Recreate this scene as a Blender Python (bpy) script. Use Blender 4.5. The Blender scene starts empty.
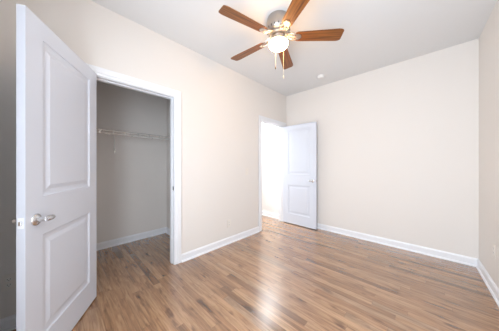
import bpy, bmesh, math, random
from mathutils import Vector, Matrix
random.seed(7)
S = bpy.context.scene
COL = S.collection
PI = math.pi

# ---------------------------------------------------------------- camera
YAW = math.radians(43.9)
cam_d = bpy.data.cameras.new('camera'); cam = bpy.data.objects.new('camera', cam_d); COL.objects.link(cam)
cam.location = (2.186, 0.0, 1.19); cam.rotation_euler = (PI/2, 0, YAW)
cam_d.sensor_width = 36.0; cam_d.lens = 184.4/499*36; cam_d.clip_start = 0.02
S.camera = cam

# ---------------------------------------------------------------- light and exposure
W = bpy.data.worlds.new('sky'); S.world = W; W.use_nodes = True
bg = W.node_tree.nodes['Background']; bg.inputs[0].default_value = (0.80, 0.90, 1.0, 1); bg.inputs[1].default_value = 1.0

def area(name, loc, rot, sx, sy, power, color):
    l = bpy.data.lights.new(name, 'AREA'); l.shape = 'RECTANGLE'; l.size = sx; l.size_y = sy
    l.energy = power; l.color = color
    o = bpy.data.objects.new(name, l); COL.objects.link(o); o.location = loc; o.rotation_euler = rot
    return o
# daylight through the window behind the camera, and the hall's own ceiling light
area('window_daylight', (1.86, -0.43, 1.35), (PI/2, 0, 0), 1.28, 1.60, 52, (0.82, 0.91, 1.0))
area('hall_lamp_light', (-0.40, 3.24, 2.62), (0, 0, 0), 0.40, 0.12, 34, (0.93, 0.97, 1.0))
area('hall_far_fill', (-0.95, 2.20, 2.62), (0, 0, 0), 0.35, 0.35, 5, (0.93, 0.97, 1.0))  # added fill with no fixture behind it, lifts the lower hall wall and floor
GLOBE_STRENGTH = 33.0
vs = S.view_settings
vs.view_transform = 'Standard'; vs.look = 'None'; vs.gamma = 1.0; vs.use_curve_mapping = False; vs.exposure = 0.78
S.display_settings.display_device = 'sRGB'

# ---------------------------------------------------------------- materials
def mat(name, col, rough=0.5, metal=0.0, bump=0.0, bscale=200.0, var=0.0, spec=0.5):
    m = bpy.data.materials.new(name); m.use_nodes = True
    nt = m.node_tree; b = nt.nodes['Principled BSDF']
    b.inputs['Base Color'].default_value = (*col, 1); b.inputs['Roughness'].default_value = rough
    b.inputs['Metallic'].default_value = metal; b.inputs['Specular IOR Level'].default_value = spec
    tc = nt.nodes.new('ShaderNodeTexCoord')
    n = nt.nodes.new('ShaderNodeTexNoise'); n.inputs['Scale'].default_value = bscale; n.inputs['Detail'].default_value = 3
    nt.links.new(tc.outputs['Object'], n.inputs['Vector'])
    if bump > 0:
        bp = nt.nodes.new('ShaderNodeBump'); bp.inputs['Strength'].default_value = bump; bp.inputs['Distance'].default_value = 0.002
        nt.links.new(n.outputs['Fac'], bp.inputs['Height']); nt.links.new(bp.outputs['Normal'], b.inputs['Normal'])
    if var > 0:
        r = nt.nodes.new('ShaderNodeValToRGB')
        r.color_ramp.elements[0].color = (*[c*(1-var) for c in col], 1); r.color_ramp.elements[1].color = (*[min(1, c*(1+var)) for c in col], 1)
        r.color_ramp.elements[0].position = .3; r.color_ramp.elements[1].position = .7
        nt.links.new(n.outputs['Fac'], r.inputs['Fac']); nt.links.new(r.outputs['Color'], b.inputs['Base Color'])
    return m

M_wall = mat('wall_paint', (0.78, 0.745, 0.712), 0.75, bump=0.12, bscale=260)
M_ceil = mat('ceiling_paint', (0.78, 0.79, 0.80), 0.85, bump=0.12, bscale=220)
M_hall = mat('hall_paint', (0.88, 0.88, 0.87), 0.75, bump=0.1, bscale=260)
M_trim = mat('trim_paint', (0.84, 0.855, 0.89), 0.35, bump=0.04, bscale=60)
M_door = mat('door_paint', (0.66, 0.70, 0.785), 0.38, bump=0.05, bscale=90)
M_nick = mat('brushed_nickel', (0.50, 0.455, 0.42), 0.34, 1.0, bump=0.05, bscale=400)
M_chrome = mat('satin_nickel', (0.70, 0.70, 0.71), 0.26, 1.0)
M_plast = mat('white_plastic', (0.80, 0.78, 0.74), 0.4)
M_wplate = mat('painted_plate', (0.80, 0.755, 0.70), 0.5)
M_dark = mat('dark_slot', (0.05, 0.05, 0.05), 0.6)
M_wire = mat('white_coated_wire', (0.93, 0.92, 0.90), 0.25, 0.5)
M_det = mat('detector_plastic', (0.82, 0.82, 0.82), 0.5)
M_pull = mat('pull_wood', (0.035, 0.02, 0.012), 0.5)
M_brasschain = mat('chain_metal', (0.62, 0.56, 0.45), 0.4, 0.6)

def wood_floor():
    m = bpy.data.materials.new('oak_strip_floor'); m.use_nodes = True
    nt = m.node_tree; N = nt.nodes.new; LK = nt.links.new; b = nt.nodes['Principled BSDF']
    PW, PL = 0.060, 0.90
    tc = N('ShaderNodeTexCoord'); sp = N('ShaderNodeSeparateXYZ'); LK(tc.outputs['Object'], sp.inputs[0])
    def mth(op, a, bb=None, c=None):
        n = N('ShaderNodeMath'); n.operation = op
        for i, v in enumerate((a, bb, c)):
            if v is None: continue
            if isinstance(v, (int, float)): n.inputs[i].default_value = v
            else: LK(v, n.inputs[i])
        return n.outputs[0]
    v = mth('DIVIDE', sp.outputs['Y'], PW); row = mth('FLOOR', v); fv = mth('FRACT', v)
    wn = N('ShaderNodeTexWhiteNoise'); wn.noise_dimensions = '1D'; LK(row, wn.inputs['W'])
    u = mth('ADD', mth('DIVIDE', sp.outputs['X'], PL), mth('MULTIPLY', wn.outputs['Value'], 7.3))
    col = mth('FLOOR', u); fu = mth('FRACT', u)
    cx = N('ShaderNodeCombineXYZ'); LK(row, cx.inputs[0]); LK(col, cx.inputs[1])
    pid = N('ShaderNodeTexWhiteNoise'); pid.noise_dimensions = '2D'; LK(cx.outputs[0], pid.inputs['Vector'])
    base = N('ShaderNodeValToRGB'); cr = base.color_ramp
    stops = [(0.0, (0.175, 0.096, 0.050)), (0.08, (0.262, 0.154, 0.086)), (0.40, (0.308, 0.189, 0.108)),
             (0.70, (0.345, 0.219, 0.130)), (0.92, (0.385, 0.252, 0.152)), (1.0, (0.285, 0.200, 0.135))]
    cr.elements[0].position = stops[0][0]; cr.elements[0].color = (*stops[0][1], 1)
    cr.elements[1].position = 1.0; cr.elements[1].color = (*stops[-1][1], 1)
    for p, c in stops[1:-1]:
        e = cr.elements.new(p); e.color = (*c, 1)
    LK(pid.outputs['Value'], base.inputs['Fac'])
    # grain: noise stretched along the plank, moved per plank
    mp = N('ShaderNodeCombineXYZ')
    LK(mth('ADD', mth('MULTIPLY', sp.outputs['X'], 2.2), mth('MULTIPLY', pid.outputs['Value'], 40.0)), mp.inputs[0])
    LK(mth('MULTIPLY', sp.outputs['Y'], 26.0), mp.inputs[1]); LK(mth('MULTIPLY', pid.outputs['Value'], 90.0), mp.inputs[2])
    g = N('ShaderNodeTexNoise'); g.inputs['Scale'].default_value = 1.6; g.inputs['Detail'].default_value = 5; g.inputs['Roughness'].default_value = 0.62
    g.inputs['Distortion'].default_value = 0.6
    LK(mp.outputs[0], g.inputs['Vector'])
    gr = N('ShaderNodeValToRGB'); gr.color_ramp.elements[0].position = 0.30; gr.color_ramp.elements[0].color = (0.58, 0.47, 0.37, 1)
    gr.color_ramp.elements[1].position = 0.66; gr.color_ramp.elements[1].color = (1.36, 1.22, 1.08, 1)
    LK(g.outputs['Fac'], gr.inputs['Fac'])
    mx = N('ShaderNodeMix'); mx.data_type = 'RGBA'; mx.blend_type = 'MULTIPLY'; mx.inputs[0].default_value = 1.0
    LK(base.outputs['Color'], mx.inputs[6]); LK(gr.outputs['Color'], mx.inputs[7])
    # knots and mineral streaks
    k = N('ShaderNodeTexNoise'); k.inputs['Scale'].default_value = 1.0; k.inputs['Detail'].default_value = 2
    kp = N('ShaderNodeCombineXYZ'); LK(mth('MULTIPLY', sp.outputs['X'], 5.0), kp.inputs[0]); LK(mth('MULTIPLY', sp.outputs['Y'], 17.0), kp.inputs[1])
    LK(mth('MULTIPLY', pid.outputs['Value'], 50.0), kp.inputs[2]); LK(kp.outputs[0], k.inputs['Vector'])
    kr = N('ShaderNodeValToRGB'); kr.color_ramp.elements[0].position = 0.60; kr.color_ramp.elements[0].color = (1, 1, 1, 1)
    kr.color_ramp.elements[1].position = 0.76; kr.color_ramp.elements[1].color = (0.34, 0.26, 0.20, 1)
    LK(k.outputs['Fac'], kr.inputs['Fac'])
    m2 = N('ShaderNodeMix'); m2.data_type = 'RGBA'; m2.blend_type = 'MULTIPLY'; m2.inputs[0].default_value = 1.0
    LK(mx.outputs[2], m2.inputs[6]); LK(kr.outputs['Color'], m2.inputs[7])
    # joints
    e1 = mth('LESS_THAN', fv, 0.035); e2 = mth('LESS_THAN', fu, 0.003)
    gap = mth('MAXIMUM', e1, e2)
    m3 = N('ShaderNodeMix'); m3.data_type = 'RGBA'; m3.blend_type = 'MIX'
    LK(mth('MULTIPLY', gap, 0.40), m3.inputs[0]); LK(m2.outputs[2], m3.inputs[6]); m3.inputs[7].default_value = (0.07, 0.04, 0.025, 1)
    LK(m3.outputs[2], b.inputs['Base Color'])
    rg = mth('ADD', mth('MULTIPLY', g.outputs['Fac'], 0.08), 0.18); LK(rg, b.inputs['Roughness'])
    b.inputs['Specular IOR Level'].default_value = 0.5
    b.inputs['Coat Weight'].default_value = 1.0; b.inputs['Coat IOR'].default_value = 1.65; b.inputs['Coat Roughness'].default_value = 0.27
    bp = N('ShaderNodeBump'); bp.inputs['Strength'].default_value = 0.12; bp.inputs['Distance'].default_value = 0.002
    LK(mth('SUBTRACT', g.outputs['Fac'], gap), bp.inputs['Height']); LK(bp.outputs['Normal'], b.inputs['Normal'])
    return m
M_floor = wood_floor()

def blade_wood():
    m = bpy.data.materials.new('walnut_blade'); m.use_nodes = True
    nt = m.node_tree; N = nt.nodes.new; LK = nt.links.new; b = nt.nodes['Principled BSDF']
    tc = N('ShaderNodeTexCoord'); mp = N('ShaderNodeMapping'); mp.inputs['Scale'].default_value = (3, 60, 10)
    LK(tc.outputs['Object'], mp.inputs[0])
    n = N('ShaderNodeTexNoise'); n.inputs['Scale'].default_value = 1.0; n.inputs['Detail'].default_value = 4; LK(mp.outputs[0], n.inputs['Vector'])
    r = N('ShaderNodeValToRGB'); r.color_ramp.elements[0].position = .32; r.color_ramp.elements[0].color = (0.085, 0.026, 0.007, 1)
    r.color_ramp.elements[1].position = .7; r.color_ramp.elements[1].color = (0.34, 0.122, 0.026, 1)
    LK(n.outputs['Fac'], r.inputs['Fac']); LK(r.outputs['Color'], b.inputs['Base Color'])
    b.inputs['Roughness'].default_value = 0.38
    return m
M_blade = blade_wood()

M_globe = bpy.data.materials.new('lit_frosted_glass'); M_globe.use_nodes = True
_b = M_globe.node_tree.nodes['Principled BSDF']
_b.inputs['Base Color'].default_value = (0.9, 0.88, 0.82, 1)
_b.inputs['Emission Color'].default_value = (1.0, 0.59, 0.25, 1); _b.inputs['Emission Strength'].default_value = GLOBE_STRENGTH

M_glass = bpy.data.materials.new('window_glass'); M_glass.use_nodes = True
_nt = M_glass.node_tree; _o = _nt.nodes['Material Output']
_t = _nt.nodes.new('ShaderNodeBsdfTransparent'); _g = _nt.nodes.new('ShaderNodeBsdfGlossy'); _g.inputs['Roughness'].default_value = 0.02
_m = _nt.nodes.new('ShaderNodeMixShader'); _m.inputs[0].default_value = 0.06
_nt.links.new(_t.outputs[0], _m.inputs[1]); _nt.links.new(_g.outputs[0], _m.inputs[2]); _nt.links.new(_m.outputs[0], _o.inputs['Surface'])

# ---------------------------------------------------------------- mesh helpers
def box(bm, x0, x1, y0, y1, z0, z1, bev=0.0, M=None):
    vs_ = [bm.verts.new((x, y, z)) for x in (x0, x1) for y in (y0, y1) for z in (z0, z1)]
    idx = [(0, 1, 3, 2), (4, 6, 7, 5), (0, 4, 5, 1), (2, 3, 7, 6), (0, 2, 6, 4), (1, 5, 7, 3)]
    fs = [bm.faces.new([vs_[i] for i in f]) for f in idx]
    if bev > 0:
        es = list({e for f in fs for e in f.edges})
        r = bmesh.ops.bevel(bm, geom=es, offset=bev, segments=2, affect='EDGES', profile=0.5)
        vs_ = list({v for f in r['faces'] for v in f.verts} | {v for v in vs_ if v.is_valid})
    if M is not None:
        bmesh.ops.transform(bm, matrix=M, verts=[v for v in vs_ if v.is_valid])
    return vs_

def lathe(bm, prof, seg=40, M=None):
    rings = []
    for r, z in prof:
        if r < 1e-6: rings.append([bm.verts.new((0, 0, z))])
        else: rings.append([bm.verts.new((r*math.cos(2*PI*i/seg), r*math.sin(2*PI*i/seg), z)) for i in range(seg)])
    for a, b in zip(rings, rings[1:]):
        for i in range(seg):
            j = (i+1) % seg
            if len(a) == 1 and len(b) == 1: continue
            if len(a) == 1: bm.faces.new((a[0], b[i], b[j]))
            elif len(b) == 1: bm.faces.new((a[i], b[0], a[j]))
            else: bm.faces.new((a[i], b[i], b[j], a[j]))
    allv = [v for r in rings for v in r]
    if M is not None: bmesh.ops.transform(bm, matrix=M, verts=allv)
    return allv

def tube(bm, pts, rad, seg=8):
    pts = [Vector(p) for p in pts]
    if not isinstance(rad, (list, tuple)): rad = [rad]*len(pts)
    rings = []
    for i, p in enumerate(pts):
        t = (pts[min(i+1, len(pts)-1)] - pts[max(i-1, 0)]).normalized()
        a = Vector((0, 0, 1)) if abs(t.z) < 0.9 else Vector((1, 0, 0))
        u = t.cross(a).normalized(); w = t.cross(u)
        rings.append([bm.verts.new(p + rad[i]*(math.cos(2*PI*k/seg)*u + math.sin(2*PI*k/seg)*w)) for k in range(seg)])
    for a, b in zip(rings, rings[1:]):
        for k in range(seg):
            bm.faces.new((a[k], a[(k+1) % seg], b[(k+1) % seg], b[k]))
    bm.faces.new(rings[0]); bm.faces.new(rings[-1][::-1])

def prism(bm, outline, z0, z1, M=None, bev=0.0):
    lo = [bm.verts.new((x, y, z0)) for x, y in outline]; hi = [bm.verts.new((x, y, z1)) for x, y in outline]
    n = len(outline)
    bm.faces.new(lo[::-1]); bm.faces.new(hi)
    for i in range(n): bm.faces.new((lo[i], lo[(i+1) % n], hi[(i+1) % n], hi[i]))
    if M is not None: bmesh.ops.transform(bm, matrix=M, verts=lo+hi)

def obj(name, bm, m, parent=None, loc=None, rot=None, smooth=False):
    bmesh.ops.recalc_face_normals(bm, faces=bm.faces[:])
    me = bpy.data.meshes.new(name); bm.to_mesh(me); bm.free()
    if smooth:
        me.polygons.foreach_set('use_smooth', [True]*len(me.polygons))
        try: me.set_sharp_from_angle(angle=math.radians(40))
        except Exception: pass
    me.materials.append(m)
    o = bpy.data.objects.new(name, me); COL.objects.link(o)
    if parent: o.parent = parent
    if loc: o.location = loc
    if rot: o.rotation_euler = rot
    return o

def tag(o, label, cat, group=None, kind=None):
    o['label'] = label; o['category'] = cat
    if group: o['group'] = group
    if kind: o['kind'] = kind
    return o

def struct(name, bm, m, label, cat, loc=None, rot=None, smooth=False):
    return tag(obj(name, bm, m, None, loc, rot, smooth), label, cat, kind='structure')

def empty(name, loc, rz=0.0):
    o = bpy.data.objects.new(name, None); COL.objects.link(o); o.location = loc; o.rotation_euler = (0, 0, rz)
    o.empty_display_size = 0.1
    return o

# ---------------------------------------------------------------- room dimensions
H = 2.68
XR, YB, YF = 2.624, 3.42, -0.30          # right wall at the back corner, back wall, window wall behind the camera
T = 0.115                                # wall thickness
RW = math.radians(1.6)                   # the right wall runs slightly out of square
XCB, YCR, YCL = -1.160, 1.345, -0.20     # closet back, closet right and left sides
C0, C1, HEAD = 0.215, 0.965, 2.010       # closet opening
E0, E1 = 2.590, 3.312                    # entry opening
J = 0.018                                # jamb thickness
HX = -1.30                               # far side of the hall
HY0 = YCR + T

# ---------------------------------------------------------------- structure
bm = bmesh.new(); box(bm, HX-0.1, 3.0, YF-0.4, YB+T, -0.10, 0.0)
struct('floor', bm, M_floor, 'warm brown oak strip floor running through room, closet and hall', 'floor')
bm = bmesh.new(); box(bm, HX-0.1, 3.0, YF-0.4, YB+T, H, H+0.10)
struct('ceiling', bm, M_ceil, 'plain white painted ceiling', 'ceiling')

bm = bmesh.new()
h = HEAD + J
for y0, y1, z0, z1 in ((YF-.4, C0-J, 0, H), (C0-J, C1+J, h, H), (C1+J, E0-J, 0, H), (E0-J, E1+J, h, H), (E1+J, YB, 0, H)):
    box(bm, -T, 0, y0, y1, z0, z1)
bmesh.ops.remove_doubles(bm, verts=bm.verts[:], dist=1e-5)
struct('wall_left', bm, M_wall, 'cream painted wall with the closet opening and the doorway', 'wall')
bm = bmesh.new(); box(bm, -T, 2.9, YB, YB+T, 0, H)
struct('wall_back', bm, M_wall, 'plain cream painted wall behind the open hall door', 'wall')
bm = bmesh.new(); box(bm, 0, T, -3.9, 0.0, 0, H)
struct('wall_right', bm, M_wall, 'plain cream painted wall at the right edge', 'wall', (XR, YB, 0), (0, 0, RW))

WX0, WX1, WZ0, WZ1 = 1.18, 2.54, 0.50, 2.20
bm = bmesh.new()
for x0, x1, z0, z1 in ((0, WX0, 0, H), (WX0, WX1, 0, WZ0), (WX0, WX1, WZ1, H), (WX1, 2.95, 0, H)):
    box(bm, x0, x1, YF-T, YF, z0, z1)
struct('wall_front', bm, M_wall, 'cream painted wall with the window', 'wall')
bm = bmesh.new()
fw = 0.05
yb, yf = YF-0.09, YF-0.03
for x0, x1, z0, z1 in ((WX0, WX0+fw, WZ0, WZ1), (WX1-fw, WX1, WZ0, WZ1), (WX0+fw, WX1-fw, WZ0, WZ0+fw), (WX0+fw, WX1-fw, WZ1-fw, WZ1), ((WX0+WX1)/2-.03, (WX0+WX1)/2+.03, WZ0+fw, WZ1-fw)):
    box(bm, x0, x1, yb, yf, z0, z1)
win = struct('window_1', bm, M_trim, 'white framed double window', 'window')
mid = (WX0+WX1)/2
for x0, x1 in ((WX0+fw, mid-.03), (mid+.03, WX1-fw)):
    bm = bmesh.new(); box(bm, x0, x1, YF-.045, YF-.041, WZ0+fw, WZ1-fw)
    obj('pane', bm, M_glass, win)

# closet and hall shells
bm = bmesh.new(); box(bm, XCB-T, XCB, YCL-T, YCR, 0, H)
struct('wall_closet_back', bm, M_wall, 'cream painted back wall inside the closet', 'wall')
bm = bmesh.new(); box(bm, XCB-T, -T, YCR, YCR+T, 0, H)
struct('wall_closet_right', bm, M_wall, 'cream painted right side wall inside the closet', 'wall')
bm = bmesh.new(); box(bm, XCB, -T, YCL-T, YCL, 0, H)
struct('wall_closet_left', bm, M_wall, 'cream painted left side wall inside the closet', 'wall')
bm = bmesh.new(); box(bm, HX-0.1, -T, YB, YB+T, 0, H)
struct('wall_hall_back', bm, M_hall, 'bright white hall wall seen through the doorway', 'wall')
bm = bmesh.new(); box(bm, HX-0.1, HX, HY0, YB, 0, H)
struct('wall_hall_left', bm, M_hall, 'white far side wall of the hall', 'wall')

# baseboards: one run = one mesh, profile swept from point to point (room on the left side of the walk)
BP = [(0, 0), (0.028, 0), (0.028, 0.008), (0.024, 0.017), (0.015, 0.020), (0.015, 0.078), (0.012, 0.086), (0.008, 0.090), (0.006, 0.096), (0, 0.096)]
def baseboard(name, p, q, label, into):
    p, q, n = Vector((*p, 0)), Vector((*q, 0)), Vector((*into, 0))
    bm = bmesh.new()
    a = [bm.verts.new(p + n*x + Vector((0, 0, z))) for x, z in BP]; b = [bm.verts.new(q + n*x + Vector((0, 0, z))) for x, z in BP]
    k = len(BP)
    for i in range(k): bm.faces.new((a[i], a[(i+1) % k], b[(i+1) % k], b[i]))
    bm.faces.new(a); bm.faces.new(b[::-1])
    return struct(name, bm, M_trim, label, 'baseboard')
CW = 0.080                                # casing width
rd = Vector((math.sin(RW), -math.cos(RW)))
baseboard('baseboard_left', (0, C1+.006+CW), (0, E0-.006-CW), 'white baseboard between the closet and the doorway', (1, 0))
baseboard('baseboard_left_corner', (0, YF), (0, C0-.006-CW), 'white baseboard behind the open closet door', (1, 0))
baseboard('baseboard_front', (.03, YF), (2.7, YF), 'white baseboard under the window wall', (0, 1))
baseboard('baseboard_back', (0.03, YB), (XR, YB), 'long white baseboard under the back wall', (0, -1))
pr = Vector((XR, YB)); qr = pr + rd*3.6
baseboard('baseboard_right', pr, qr, 'white baseboard along the wall at the right edge', (-math.cos(RW), -math.sin(RW)))
baseboard('baseboard_closet_back', (XCB, YCL), (XCB, YCR), 'white baseboard along the closet back wall', (1, 0))
baseboard('baseboard_closet_right', (XCB+.028, YCR), (-T, YCR), 'white baseboard on the closet right side wall', (0, -1))
baseboard('baseboard_hall', (HX, YB), (-T, YB), 'white baseboard of the hall beyond the doorway', (0, -1))

# door frames: jamb lining, stop and room-side casing
def frame(name, y0, y1, label, hinge_low):
    bm = bmesh.new()
    z = HEAD
    box(bm, -T, 0.0, y0-J, y0, 0, z+J); box(bm, -T, 0.0, y1, y1+J, 0, z+J); box(bm, -T, 0.0, y0, y1, z, z+J)
    s0, s1 = -0.075, -0.040               # stop strips
    box(bm, s0, s1, y0, y0+.011, 0, z, .002); box(bm, s0, s1, y1-.011, y1, 0, z, .002); box(bm, s0, s1, y0+.011, y1-.011, z-.011, z, .002)
    r = 0.006
    def leg(ya, yb, za, zb):              # ya is the opening side
        s = 1 if yb > ya else -1
        box(bm, 0, .012, min(ya, yb), max(ya, yb), za, zb, .003)
        lo, hi = ya+s*CW*.30, yb
        box(bm, .0, .019, min(lo, hi), max(lo, hi), za, zb, .005)
    leg(y0-r, y0-r-CW, 0, z+r+CW); leg(y1+r, y1+r+CW, 0, z+r+CW)
    box(bm, 0, .0118, y0-r, y1+r, z+r, z+r+CW, .003); box(bm, 0, .0188, y0-r-CW*.3, y1+r+CW*.3, z+r+CW*.30, z+r+CW-.0004, .005)
    # hall / closet side casing
    for ya, yb, za, zb in ((y0-r-CW, y0-r, 0, z+r+CW), (y1+r, min(y1+r+CW, YB-.001), 0, z+r+CW), (y0-r, y1+r, z+r, z+r+CW)):
        box(bm, -T-.015, -T, ya, yb, za, zb, .003)
    return struct(name, bm, M_trim, label, 'door frame')
tr1 = frame('trim_1', C0, C1, 'white door casing around the closet opening', True)
tr2 = frame('trim_2', E0, E1, 'white door casing around the bright doorway', False)
for t_, ys, sg in ((tr1, C1, -1), (tr2, E0, 1)):
    bm = bmesh.new()
    y_a, y_b = sorted((ys, ys+sg*.0015))
    box(bm, -.036, .0015, y_a, y_b, .880, .945, .0005)
    y_a, y_b = sorted((ys+sg*.0012, ys+sg*.0022))
    sp_ = obj('strike_plate', bm, M_chrome, t_); sp_['label'] = 'small metal strike plate'
    bm = bmesh.new(); box(bm, -.026, -.008, y_a, y_b, .897, .928)
    obj('strike_hole', bm, M_dark, sp_)

# ---------------------------------------------------------------- doors
def door_mesh(w, z0, z1, t):
    """two raised panels on each face; local x from hinge to latch, y = thickness, visible face at y = 0"""
    bm = bmesh.new()
    xs = [0, .118, w-.118, w]; zs = [z0, .21, .795, 1.015, 1.91, z1]
    def q(y, x0, x1, za, zb): bm.faces.new([bm.verts.new(p) for p in ((x0, y, za), (x1, y, za), (x1, y, zb), (x0, y, zb))])
    for yface, s in ((0.0, 1), (t, -1)):
        for i in range(3):
            for k in range(5):
                x0, x1, a, b = xs[i], xs[i+1], zs[k], zs[k+1]
                if i == 1 and k in (1, 3):
                    rings = [(0, 0), (.004, .006), (.016, .0085), (.024, .009), (.034, .009), (.060, .002)]
                    for (o0, d0), (o1, d1) in zip(rings, rings[1:]):
                        P = [(x0+o0, a+o0), (x1-o0, a+o0), (x1-o0, b-o0), (x0+o0, b-o0)]
                        Q = [(x0+o1, a+o1), (x1-o1, a+o1), (x1-o1, b-o1), (x0+o1, b-o1)]
                        for j in range(4):
                            n = (j+1) % 4
                            bm.faces.new([bm.verts.new(v) for v in ((P[j][0], yface+s*d0, P[j][1]), (P[n][0], yface+s*d0, P[n][1]), (Q[n][0], yface+s*d1, Q[n][1]), (Q[j][0], yface+s*d1, Q[j][1]))])
                    o, d = rings[-1]
                    q(yface+s*d, x0+o, x1-o, a+o, b-o)
                else: q(yface, x0, x1, a, b)
    for k in range(5):
        for x in (0, w):
            bm.faces.new([bm.verts.new(p) for p in ((x, 0, zs[k]), (x, t, zs[k]), (x, t, zs[k+1]), (x, 0, zs[k+1]))])
    for i in range(3):
        for z in (z0, z1):
            bm.faces.new([bm.verts.new(p) for p in ((xs[i], 0, z), (xs[i+1], 0, z), (xs[i+1], t, z), (xs[i], t, z))])
    bmesh.ops.remove_doubles(bm, verts=bm.verts[:], dist=1e-5)
    return bm

def lever_set(door, w, z, t):
    for s, y in ((-1, 0.0), (1, t)):
        x = w-.066
        bm = bmesh.new()
        Mx = Matrix.Translation((x, y, z)) @ Matrix.Rotation(PI/2 if s < 0 else -PI/2, 4, 'X')
        lathe(bm, [(0, 0), (.033, 0), (.033, .004), (.029, .009), (.020, .012), (.013, .014), (.0115, .034), (.0125, .046), (.0, .046)], 28, Mx)
        hnd = obj('lever_handle', bm, M_chrome, door, smooth=True); hnd['label'] = 'satin nickel lever handle'
        bm = bmesh.new()
        pts = [(x+.004, y+s*.045, z), (x-.012, y+s*.047, z+.001), (x-.024, y+s*.047, z+.001), (x-.036, y+s*.046, z), (x-.049, y+s*.044, z), (x-.054, y+s*.043, z)]
        tube(bm, pts, [.0130, .0155, .0155, .0150, .0140, .007], 14)
        obj('lever', bm, M_chrome, hnd, smooth=True)
    bm = bmesh.new(); box(bm, w-.0005, w+.0012, t/2-.0125, t/2+.0125, z-.028, z+.028, .0004)
    lp = obj('latch_plate', bm, M_chrome if door.name == 'door_2' else M_trim, door)
    bm = bmesh.new(); box(bm, w+.001, w+.009, t/2-.007, t/2+.006, z-.010, z+.010, .002)
    obj('latch_bolt', bm, M_chrome, lp)

def hinges(door, t, yk):
    for z in (.22, 1.0, 1.80):
        bm = bmesh.new(); tube(bm, [(-.004, yk, z-.045), (-.004, yk, z+.045)], .006, 10)
        box(bm, -.0015, -.0002, min(yk, t/2), max(yk, t/2), z-.044, z+.044)
        obj('hinge', bm, M_chrome, door)

DZ0, DZ1, DT = 0.014, 2.000, 0.035
w1 = 0.746
a1 = math.atan2(-.355, .651)
bm = door_mesh(w1, DZ0, DZ1+.014, DT)
# local +y must point away from the visible face: mirror the local frame by turning the door about its own length
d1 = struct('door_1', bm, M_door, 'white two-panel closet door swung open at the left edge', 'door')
# visible face normal is to the left of the hinge-to-latch direction, so thickness runs to the right of it (local -y)
for v in d1.data.vertices: v.co.y = -v.co.y
d1.data.flip_normals()
d1.location = (.043, .241, 0); d1.rotation_euler = (0, 0, a1)
def mirror_children(door):
    for c in door.children_recursive:
        if c.type == 'MESH':
            for v in c.data.vertices: v.co.y = -v.co.y
            c.data.flip_normals()
lever_set(d1, w1, .893, DT); hinges(d1, DT, DT+.004); mirror_children(d1)
# entry door: visible face looks to -y, thickness runs to +y
w2 = 0.712
bm = door_mesh(w2, DZ0, DZ1, DT)
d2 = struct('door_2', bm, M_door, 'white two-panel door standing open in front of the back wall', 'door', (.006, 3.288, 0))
lever_set(d2, w2, .905, DT); hinges(d2, DT, DT+.004)

# ---------------------------------------------------------------- ceiling fan
FX, FY = 1.098, 1.552
fan = tag(empty('ceiling_fan', (FX, FY, H)), 'five-blade walnut ceiling fan with lit glass globe on the ceiling', 'ceiling fan')
bm = bmesh.new()
lathe(bm, [(0, -.001), (.108, -.001), (.112, -.010), (.112, -.030), (.116, -.036), (.116, -.105), (.113, -.122), (.104, -.136), (.090, -.145), (.0, -.145)], 48)
nf = len(bm.faces)
for i in range(20):                         # vent slots round the lower shoulder
    a = 2*PI*i/20
    box(bm, .1035, .1185, -.004, .004, -.128, -.112, M=Matrix.Rotation(a, 4, 'Z'))
bm.faces.ensure_lookup_table()
for f in bm.faces[nf:]: f.material_index = 1
hs = obj('motor_housing', bm, M_nick, fan, smooth=True); hs.data.materials.append(M_dark)
bm = bmesh.new(); lathe(bm, [(0, -.1455), (.088, -.1455), (.092, -.152), (.092, -.172), (.084, -.180), (.0, -.180)], 40)
obj('flywheel', bm, M_nick, fan, smooth=True)
bm = bmesh.new(); lathe(bm, [(0, -.1805), (.060, -.1805), (.066, -.186), (.066, -.216), (.062, -.2215), (.0, -.2215)], 40)
obj('switch_housing', bm, M_nick, fan, smooth=True)
bm = bmesh.new(); lathe(bm, [(0, -.222), (.076, -.222), (.083, -.226), (.083, -.235), (.078, -.238), (.0, -.238)], 48)
obj('light_fitter', bm, M_nick, fan, smooth=True)
bm = bmesh.new()
prof = [(0, -.2385), (.078, -.2385), (.090, -.242), (.097, -.248)] + [(.099*math.cos(t), -.255-.058*math.sin(t)) for t in [PI/2*i/10 for i in range(0, 10)]] + [(0, -.313)]
lathe(bm, prof, 48)
gl = obj('light_globe', bm, M_globe, fan, smooth=True); gl['label'] = 'glowing frosted glass globe'

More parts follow.
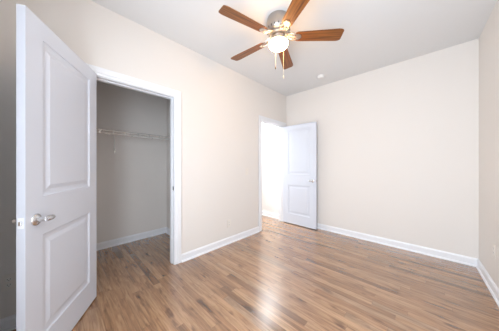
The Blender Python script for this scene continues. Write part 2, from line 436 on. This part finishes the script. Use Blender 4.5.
def blade_outline():
    # x along the blade
    r0, r1 = .165, .632
    w0, w1_ = .052, .067
    top = [(r0, .030), (r0+.008, .042), (r0+.03, w0)] + [(r0+.03+(r1-.05-r0-.03)*i/6, w0+(w1_-w0)*i/6) for i in range(1, 7)]
    cap = [(r1-.05+.05*math.sin(t)*1.0, (w1_-.022)+.022*math.cos(t)) for t in [PI/2*i/5 for i in range(1, 5)]]
    up = top + cap + [(r1, w1_-.022)]
    return up + [(x, -y) for x, y in reversed(up)]
bz = -.187
def make_blade():
    bm = bmesh.new(); prism(bm, blade_outline(), -.003, .003)
    b = obj('blade', bm, M_blade, fan)
    bm = bmesh.new()
    # scrolled metal arm: neck, two curled prongs and a mounting plate under the blade root
    pit = math.radians(-12)
    Ri = Matrix.Rotation(-pit, 4, 'X')
    for s in (-1, 1):
        pts = [(.075, s*.012, .028), (.100, s*.016, .020), (.122, s*.030, .008), (.146, s*.038, -.002), (.168, s*.030, -.007), (.190, s*.018, -.007)]
        tube(bm, pts, [.007, .007, .006, .006, .006, .006], 8)
        cur = [(.122+.014*math.cos(t)-.002, s*(.020+.012*math.sin(t)), .004) for t in [2*PI*i/12 for i in range(11)]]
        tube(bm, cur, .0042, 7)
    tube(bm, [(.075, 0, .030), (.11, 0, .016), (.150, 0, -.004), (.185, 0, -.007)], [.008, .008, .006, .006], 8)
    prism(bm, [(.172, -.030), (.200, -.034), (.222, -.020), (.230, 0), (.222, .020), (.200, .034), (.172, .030)], -.0085, -.0035)
    for px, py in ((.198, -.020), (.198, .020), (.216, 0)):
        lathe(bm, [(0, -.0125), (.004, -.0115), (.0055, -.0085), (0, -.0085)], 10, Matrix.Translation((px, py, 0)))
    ir = obj('blade_arm', bm, M_nick, b, smooth=True); ir['label'] = 'scrolled metal blade arm'
    return b, ir
b0, i0 = make_blade()
PITCH = math.radians(-12)
for k in range(5):
    if k == 0: b, ir = b0, i0
    else:
        b = b0.copy(); COL.objects.link(b); b.parent = fan
        ir = i0.copy(); COL.objects.link(ir); ir.parent = b
    b.location = (0, 0, bz)
    b.rotation_euler = (Matrix.Rotation(math.radians(40.7+72*k), 4, 'Z') @ Matrix.Rotation(PITCH, 4, 'X')).to_euler()
rgt = Vector((math.cos(YAW), math.sin(YAW), 0)); fwd = Vector((-math.sin(YAW), math.cos(YAW), 0))
for dl, dz_, zb, pm in ((-.012, .072, -.445, M_pull), (.070, .060, -.555, M_brasschain)):
    p = rgt*dl + fwd*dz_*1.55
    q = rgt*dl*.55 + fwd*dz_*.85
    bm = bmesh.new()
    tube(bm, [(q.x, q.y, -.205), (p.x, p.y, -.222), (p.x, p.y, -.26), (p.x, p.y, zb+.02)], .0010, 6)
    n = int((-.26-zb)/.008)
    for i in range(n):
        bmesh.ops.create_icosphere(bm, subdivisions=1, radius=.0017, matrix=Matrix.Translation((p.x, p.y, -.26-i*.008)))
    ch = obj('pull_chain', bm, M_brasschain, fan)
    bm = bmesh.new(); lathe(bm, [(0, .022), (.003, .022), (.004, .014), (.0065, .004), (.006, -.004), (.003, -.009), (0, -.009)], 12)
    fb = obj('chain_fob', bm, pm, ch, (p.x, p.y, zb), smooth=True)

# ---------------------------------------------------------------- smoke detector
sd = tag(empty('smoke_detector', (.915, 3.037, H)), 'small round white smoke detector on the ceiling near the corner', 'smoke detector')
bm = bmesh.new(); lathe(bm, [(0, -.0005), (.062, -.0005), (.064, -.004), (.064, -.012), (.060, -.014), (0, -.014)], 36); obj('base', bm, M_det, sd, smooth=True)
bm = bmesh.new(); lathe(bm, [(0, -.0145), (.055, -.0145), (.057, -.022), (.052, -.034), (.040, -.040), (.0, -.041)], 36); obj('cover', bm, M_det, sd, smooth=True)
bm = bmesh.new(); lathe(bm, [(0, -.0412), (.009, -.0412), (.009, -.0435), (0, -.0435)], 16, Matrix.Translation((.016, 0, .0012))); obj('test_button', bm, M_plast, sd, smooth=True)

# ---------------------------------------------------------------- outlets and switch (plates in local x-z, facing local -y)
def outlet(label, loc, rz, m):
    t_ = tag(empty('wall_outlet', loc, rz), label, 'outlet', None)
    bm = bmesh.new(); box(bm, -.035, .035, -.006, -.0002, -.0575, .0575, .003); obj('cover_plate', bm, m, t_)
    for z in (-.0195, .0195):
        bm = bmesh.new()
        prism(bm, [(.0165*math.cos(a)*1.0, max(-.0135, min(.0135, .0175*math.sin(a)))) for a in [2*PI*i/24 for i in range(24)]], 0, .0025, Matrix.Translation((0, -.0058, z)) @ Matrix.Rotation(PI/2, 4, 'X'))
        rc = obj('receptacle', bm, M_plast, t_)
        bm = bmesh.new()
        for x in (-.0065, .0065): box(bm, x-.0011, x+.0011, -.0088, -.0080, z-.001, z+.007)
        box(bm, -.002, .002, -.0088, -.0080, z-.009, z-.005)
        obj('slot', bm, M_dark, rc)
    bm = bmesh.new(); lathe(bm, [(0, 0), (.003, 0), (.002, .0014), (0, .0015)], 12, Matrix.Translation((0, -.006, 0)) @ Matrix.Rotation(PI/2, 4, 'X')); obj('screw', bm, m, t_)
    return t_
outlet('white outlet low on the cream wall between closet and doorway', (0, 1.815, .305), PI/2, M_wplate)
pp = Vector((XR, YB)) + rd*0.60
outlet('white outlet low on the wall at the right edge', (pp.x, pp.y, .395), RW-PI/2, M_wplate)
outlet('shaded outlet on the wall behind the open closet door', (0, -.246, .345), PI/2, M_wplate)
sw = tag(empty('light_switch', (0, 2.205, 1.09), PI/2), 'cream light switch on the wall left of the doorway', 'light switch')
bm = bmesh.new(); box(bm, -.035, .035, -.005, -.0002, -.0575, .0575, .003); obj('cover_plate', bm, M_wplate, sw)
bm = bmesh.new(); box(bm, -.005, .005, -.013, -.0045, -.004, .012, .002, M=Matrix.Rotation(math.radians(12), 4, 'X')); obj('toggle', bm, M_plast, sw)

# ---------------------------------------------------------------- wire shelf in the closet
XF, ZT, ZL = XCB+.305, 1.660, 1.617
ys0, ys1 = YCL+.006, YCR-.006
sh = tag(empty('wire_shelf', (XCB, (ys0+ys1)/2, ZT)), 'white vinyl-coated wire shelf across the closet back wall', 'shelf')
sy = (ys0+ys1)/2
def P(x, y, z): return (x-XCB, y-sy, z-ZT)
for x, z in ((XF, ZT), (XF+.004, ZL)):
    bm = bmesh.new(); tube(bm, [P(x, ys0, z), P(x, ys1, z)], .0064, 8); obj('lip_rod', bm, M_wire, sh, smooth=True)
for x in (XCB+.012, XCB+.15):
    bm = bmesh.new(); tube(bm, [P(x, ys0, ZT-.006), P(x, ys1, ZT-.006)], .0032, 8); obj('support_rod', bm, M_wire, sh, smooth=True)
bm = bmesh.new(); tube(bm, [(.006, 0, 0), (XF-XCB, 0, 0)], .0012, 5)
dw = obj('deck_wire', bm, M_wire, sh, (0, ys0+.02-sy, 0))
y = ys0+.02+.0254
while y < ys1:
    c = dw.copy(); COL.objects.link(c); c.parent = sh; c.location = (0, y-sy, 0); y += .0254
for k in range(10):
    y = .372-4*.147+k*.147
    if ys0 < y < ys1:
        bm = bmesh.new(); tube(bm, [P(XF+.002, y, ZT+.003), P(XF+.006, y, ZL-.010)], .0058, 6)
        obj('lip_stay', bm, M_wire, sh)
for y in (.555, 1.28):
    bm = bmesh.new()
    if y > 1:
        tube(bm, [P(XF, ys1-.001, ZT), P(XF, ys1-.001, ZL)], .008, 8); box(bm, *(v for pair in ((XF-.02-XCB, XF+.012-XCB), (ys1-.004-sy, ys1+.004-sy), (ZL-.012-ZT, .010)) for v in pair), bev=.002)
        obj('end_bracket', bm, M_wire, sh)
    else:
        tube(bm, [P(XF-.01, y-.03, ZT-.010), P(XF-.03, y-.025, ZT-.03), P(XCB+.012, y+.03, 1.405)], .0042, 8)
        box(bm, *(v for pair in ((.0005, .010), (y+.019-sy, y+.041-sy), (1.375-ZT, 1.425-ZT)) for v in pair), bev=.002)
        br = obj('diagonal_bracket', bm, M_wire, sh, smooth=False)
for k in range(5):
    y = ys0+.10+k*.30
    bm = bmesh.new(); box(bm, *(v for pair in ((.0005, .018), (y-.008-sy, y+.008-sy), (-.022, .004)) for v in pair), bev=.002)
    obj('wall_clip', bm, M_wire, sh)
